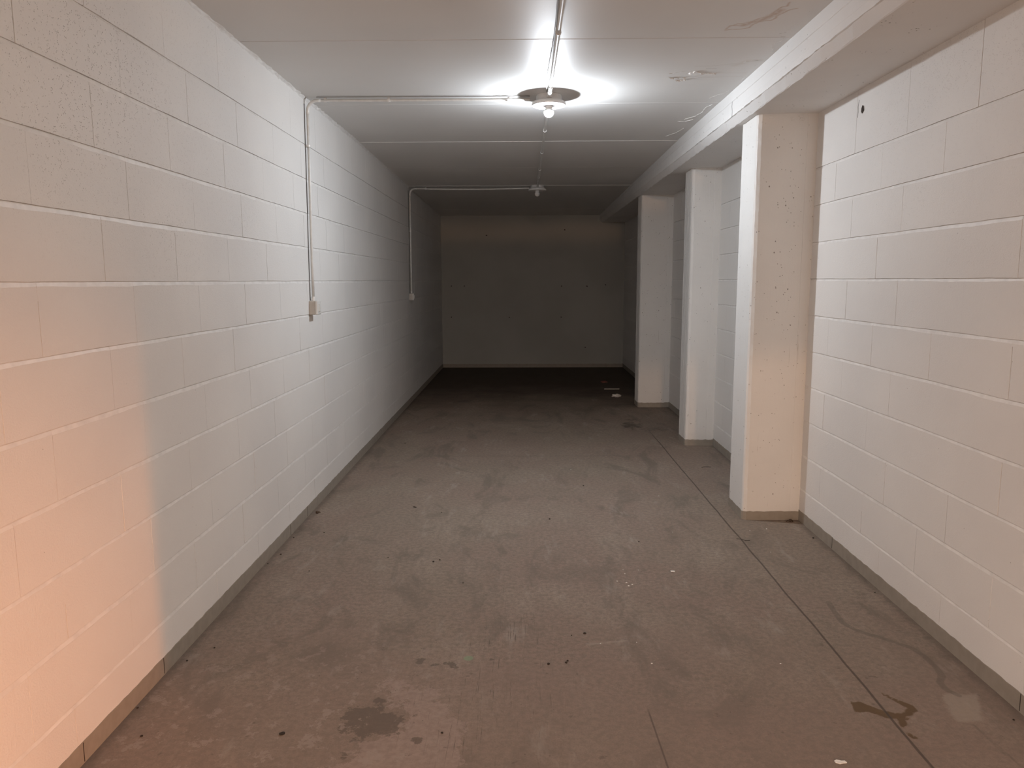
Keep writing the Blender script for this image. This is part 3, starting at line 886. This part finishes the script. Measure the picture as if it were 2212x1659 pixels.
def lamp(label, x, y, zr, zc, lit):
    root = thing('ceiling_lamp', label, 'lamp', (x, y, zc), 'round ceiling lamps with bare bulbs')
    base = lathe('lamp_base', [(.001, zc + .002), (.070, zc + .002), (.074, zc - .006), (.076, zr + .030), (.090, zr + .024), (.098, zr + .018), (.100, zr + .012), (.100, zr + .002), (.097, zr), (.088, zr - .001), (.086, zr + .001), (.001, zr + .002)], x, y, M['lamp'], root, 56)
    # wiring tray screws and lamp holder
    for (dx, dy) in ((-.030, .055), (.058, -.02)):
        lathe('fixing_screw', [(.001, zr - .001), (.006, zr - .001), (.006, zr + .003), (.001, zr + .003)], x + dx, y + dy, M['clip'], base, 12)
    lathe('gland', [(.001, zr + .055), (.013, zr + .055), (.015, zr + .05), (.015, zr + .030), (.001, zr + .030)], x, y - .082, M['clip'], root, 16)
    lathe('bulb_holder', [(.001, zr + .003), (.020, zr + .003), (.022, zr - .001), (.020, zr - .014), (.001, zr - .014)], x, y, M['lamp'], root, 24)
    if lit:
        st = lathe('teal_sticker', [(.001, zr + .0022), (.014, zr + .0022), (.014, zr + .0004), (.001, zr + .0004)], x - .054, y - .004, M['teal'], base, 20)  # small teal disc on the underside of the base
    zb = zr - .036
    tilt = Matrix.Translation((x, y, zb)) @ Matrix.Rotation(math.radians(-BULB_TILT if lit else 0), 4, 'X') @ Matrix.Translation((-x, -y, -zb))
    dome = [(max(.0008, .028 * math.sin(math.pi / 2 * k / 9)), zb - .028 * math.cos(math.pi / 2 * k / 9)) for k in range(10)]
    neck = [(.028, zb), (.0275, zb + .006), (.024, zb + .016), (.017, zb + .026), (.016, zb + .032), (.001, zb + .032)]
    d = lathe('bulb', dome, x, y, M['bulb_on'] if lit else M['bulb_off'], root, 32)
    d.data.transform(tilt)
    k = lathe('bulb_neck', neck, x, y, M['lamp'], d, 32)
    k.data.transform(tilt)
    return root
lamp('lit round white ceiling lamp with a glaring bare bulb in mid room', LX, LY, LZ, H0, True)
lamp('unlit round white ceiling lamp near the dark end of the room', L2X, L2Y, L2Z, hc(L2Y), False)

# ------------------------------------------------------------------ litter on the floor
def pebble(name, x, y, sx, sy, sz, mat, seed, rot=0.0):
    R = random.Random(seed)
    bm = bmesh.new(); bmesh.ops.create_icosphere(bm, subdivisions=2, radius=1)
    c, s = math.cos(rot), math.sin(rot)
    for v in bm.verts:
        k = R.uniform(.78, 1.15)
        px, py, pz = v.co.x * sx * k, v.co.y * sy * k, max(-.55, v.co.z) * sz * k
        v.co = Vector((px * c - py * s, px * s + py * c, pz + sz * .5))
    o = bm_obj(name, bm, mat); o.location = (x, y, 0.0005)
    return o
DARK = [(1.697, 4.993), (.792, 4.403), (1.441, 4.271), (.175, 4.03), (.249, 3.471), (.030, 3.946), (.040, 3.693), (.016, 3.566), (.101, 2.702), (.04, 2.602), (.105, 2.138), (.014, 2.292),
        (1.032, 2.162), (1.006, 3.329), (2.859, 3.229), (2.859, 3.948), (2.844, 2.246), (1.905, 3.886), (.6, 3.65), (.866, 3.619), (.837, 3.594), (1.476, 2.813), (1.529, 2.829), (.269, 6.348), (1.442, 2.598), (1.448, 2.612), (1.377, 2.588)]
for i, (x, y) in enumerate(DARK):
    s = random.Random(i).uniform(.0022, .0048)
    tag(pebble('grit_crumb', x, y, s * 1.2, s * 1.1, s * .8, M['grit'], i), 'small dark crumb of grit lying loose on the concrete floor', 'grit', 'dark crumbs of grit on the floor')
tag(pebble('bark_chip', .536, 2.153, .0095, .0072, .004, M['grit'], 60, .4), 'largest dark chip lying on the floor left of the peeled patch', 'chip')
tag(pebble('bark_chip', .614, 4.506, .016, .005, .004, M['grit'], 61, -.7), 'thin elongated dark chip on the floor level with the nearest column, left of centre', 'chip')
def leaf(label, x, y, seed, n=5):
    R = random.Random(seed)
    vs, fs = [], []
    for k in range(n):
        a, L, w = R.uniform(0, 6.28), R.uniform(.016, .026), .005
        ox, oy = R.uniform(-.016, .016), R.uniform(-.012, .012)
        b = len(vs)
        for (t, ww, h) in ((-1, .1, .003), (-.3, 1, .008), (.4, .8, .006), (1, .1, .004)):
            for s in (-1, 1):
                u, v = t * L * .5, s * ww * w
                vs.append((ox + u * math.cos(a) - v * math.sin(a), oy + u * math.sin(a) + v * math.cos(a), h + .002 * s))
        for i in range(3): fs.append((b + 2 * i, b + 2 * i + 1, b + 2 * i + 3, b + 2 * i + 2))
    o = obj('dead_leaf', vs, fs, M['leaf']); o.location = (x, y, 0)
    md = o.modifiers.new('thick', 'SOLIDIFY'); md.thickness = .0012
    tag(o, label, 'leaf')
leaf('crumbled dead leaf against the grey band of the left wall', .034, 4.392, 1, 6)
leaf('curled dead leaf at the foot of the nearest column, beside the right wall', 2.835, 4.235, 2, 4)
def twig(label, pts):
    o = tube('twig', [(x, y, z) for x, y, z in pts], .0011, M['grit'], None, 6)
    tag(o, label, 'twig')
twig('thin bent dark twig beside the floor joint in front of the nearest column', [(2.440, 3.935, .002), (2.462, 3.925, .004), (2.478, 3.905, .003), (2.505, 3.91, .002)])
twig('short dark twig on the floor behind the nearest column', [(2.62, 5.50, .002), (2.65, 5.52, .003), (2.69, 5.51, .002)])
WHITE = [(1.769, 3.495), (1.771, 3.443), (1.843, 3.49), (1.764, 3.338), (1.769, 3.3), (1.788, 3.316), (1.723, 3.354), (2.56, 3.736), (2.117, 4.044), (2.552, 4.068), (2.655, 4.1), (1.755, 2.594), (2.225, 2.597), (1.724, 2.757), (1.583, 2.745), (2.166, 4.75), (1.64, 5.436)]
for i, (x, y) in enumerate(WHITE):
    s = random.Random(100 + i).uniform(.0018, .0036)
    tag(pebble('paint_crumb', x, y, s * 1.2, s, s * .6, M['chip'], 100 + i), 'tiny white crumb of fallen paint on the concrete floor', 'paint crumb', 'white paint crumbs on the floor')
def scrap(name, label, cat, x, y, outline, thick, mat, rot=0, crumple=.002, seed=0):
    R = random.Random(seed)
    n = len(outline); c, s = math.cos(rot), math.sin(rot)
    top = [(u * c - v * s, u * s + v * c, thick + R.uniform(0, crumple)) for u, v in outline]
    bot = [(p[0], p[1], .0003) for p in top]
    cen = (0, 0, thick + crumple)
    vs = top + bot + [cen]
    fs = [(i, (i + 1) % n, 2 * n) for i in range(n)] + [(i + n, (i + 1) % n + n, (i + 1) % n, i) for i in range(n)] + [tuple(range(2 * n - 1, n - 1, -1))]
    o = obj(name, vs, fs, mat); o.location = (x, y, .0003)
    tag(o, label, cat)
scrap('paint_chip', 'oblong white paint chip on the floor in front of the nearest column', 'paint chip', 2.004, 3.473, [(-.009, -.006), (.010, -.008), (.011, .006), (-.008, .009)], .002, M['chip'])
scrap('paper_scrap', 'torn white scrap at the bottom edge of the photo right of centre', 'scrap', 2.207, 2.030, [(-.016, -.004), (-.006, -.010), (.004, -.007), (.016, -.005), (.013, .003), (.006, .004), (.001, .008), (-.010, .006), (-.017, .004)], .0012, M['chip'], 0, .004, 3)
scrap('paper_scrap', 'small dull red scrap on the dark floor near the end wall', 'scrap', 2.40, 10.28, [(-.05, -.03), (.03, -.05), (.05, .03), (-.02, .05)], .004, M['red'], .5, .012, 4)
scrap('wood_strip', 'pale thin strip lying across the dark floor near the end wall', 'strip', 2.43, 9.58, [(-.10, -.010), (.09, -.014), (.10, .010), (-.09, .014)], .006, M['paper'], 0, .002, 5)
def crumpled():
    bm = bmesh.new(); bmesh.ops.create_icosphere(bm, subdivisions=3, radius=1)
    R = random.Random(9)
    for v in bm.verts:
        k = R.uniform(.7, 1.15)
        v.co = Vector((v.co.x * .055 * k, v.co.y * .05 * k, max(-.6, v.co.z) * .022 * k + .013))
    o = bm_obj('crumpled_paper', bm, M['paper']); o.location = (2.41, 8.95, .0005)
    tag(o, 'crumpled white paper on the dark floor beside the farthest column', 'paper')
crumpled()

# ------------------------------------------------------------------ outside the bay (behind the camera)
drive = struct(box('floor_driveway', -8, 10, -14, FRONT - .2, -.2, -.001, M['outer']))
def door_leaf():
    # up-and-over leaf in its open, tilted position
    bm = bmesh.new()
    box_bm(bm, .12, 2.77, 0, 1.75, -.02, .02)
    for k in range(9): box_bm(bm, .12 + .29 * k, .15 + .29 * k, .02, 1.73, -.032, .032)
    rot = Matrix.Rotation(math.atan2(.58, 1.65), 4, 'X')
    bm.transform(Matrix.Translation((0, -1.62, 1.775)) @ rot)
    return struct(bm_obj('door_1', bm, M['steel']))
door_leaf()

def yard_lamp(name, label, loc, aim, color, power, radius, size, blend, lens_r=.07):
    root = thing(name, label, 'lamp', loc)
    d = (Vector(aim) - Vector(loc)).normalized()
    rot = d.to_track_quat('-Z', 'Y').to_matrix().to_4x4()
    bm = bmesh.new()
    bmesh.ops.create_cone(bm, cap_ends=False, segments=24, radius1=.10, radius2=.05, depth=.14)
    bm.transform(Matrix.Translation(loc) @ rot @ Matrix.Translation((0, 0, .07)))
    bm_obj('lamp_housing', bm, M['steel'], root)
    tube('post', [(loc[0], loc[1] - .12, -.002), (loc[0], loc[1] - .12, loc[2]), tuple(Vector(loc) - d * .10)], .025, M['steel'], root)
    li = bpy.data.lights.new(name, 'SPOT'); li.energy = power; li.color = color
    li.shadow_soft_size = radius; li.spot_size = size; li.spot_blend = blend
    lo = bpy.data.objects.new('beam_light', li); COL.objects.link(lo)
    lo.matrix_world = Matrix.Translation(Vector(loc) + d * .02) @ rot
    return root, lo

WARM = (1.0, .52, .24)
yard_lamp('yard_floodlight', 'low amber lamp outside behind the camera to the right', (4.5, -2.258, .38), (0, 1.05, -.08), (1.0, .29, .045), 800, .022, math.radians(37), 1.0)
yard_lamp('street_lamp', 'amber street lamp outside straight behind the camera', (1.3, -8.0, 2.60), (1.6, 2.0, 1.0), (1.0, .56, .30), 620, .10, math.radians(70), .6)

# ------------------------------------------------------------------ world, camera, colour
w = bpy.data.worlds.new('night_sky'); SC.world = w; w.use_nodes = True
w.node_tree.nodes['Background'].inputs[0].default_value = (1.0, .785, .64, 1)
w.node_tree.nodes['Background'].inputs[1].default_value = 4.4  # warm ambient fill from outside, added to brighten the bay

BULB_CD = 6.2       # axial intensity of the bulb
M['bulb_on'].node_tree.nodes['Principled BSDF'].inputs['Emission Strength'].default_value = BULB_CD / (math.pi * .028 ** 2)

cam = bpy.data.cameras.new('camera'); cam.sensor_width = 36; cam.sensor_fit = 'HORIZONTAL'
cam.lens = 1624.95 / 2212 * 36; cam.clip_start = .02; cam.clip_end = 100
co = bpy.data.objects.new('camera', cam); COL.objects.link(co)
p, y_, r = .137084342, -.014247, .00372475
cp, sp, cy, sy, cr, sr = math.cos(p), math.sin(p), math.cos(y_), math.sin(y_), math.cos(r), math.sin(r)
fwd = Vector((sy * cp, cy * cp, -sp)); right = Vector((cy, -sy, 0)); down = fwd.cross(right)
r2 = right * cr + down * sr; d2 = -right * sr + down * cr
co.matrix_world = Matrix(((r2.x, -d2.x, -fwd.x, 1.28416), (r2.y, -d2.y, -fwd.y, 0), (r2.z, -d2.z, -fwd.z, CAMZ - .0015), (0, 0, 0, 1)))
SC.camera = co

vs = SC.view_settings
SC.display_settings.display_device = 'sRGB'
vs.view_transform = 'Standard'; vs.look = 'None'; vs.gamma = 1.0; vs.exposure = 0.12; vs.use_curve_mapping = False
SC.cycles.max_bounces = 8; SC.cycles.diffuse_bounces = 5
SC.cycles.caustics_reflective = False; SC.cycles.caustics_refractive = False
SC.cycles.sample_clamp_indirect = 4.0
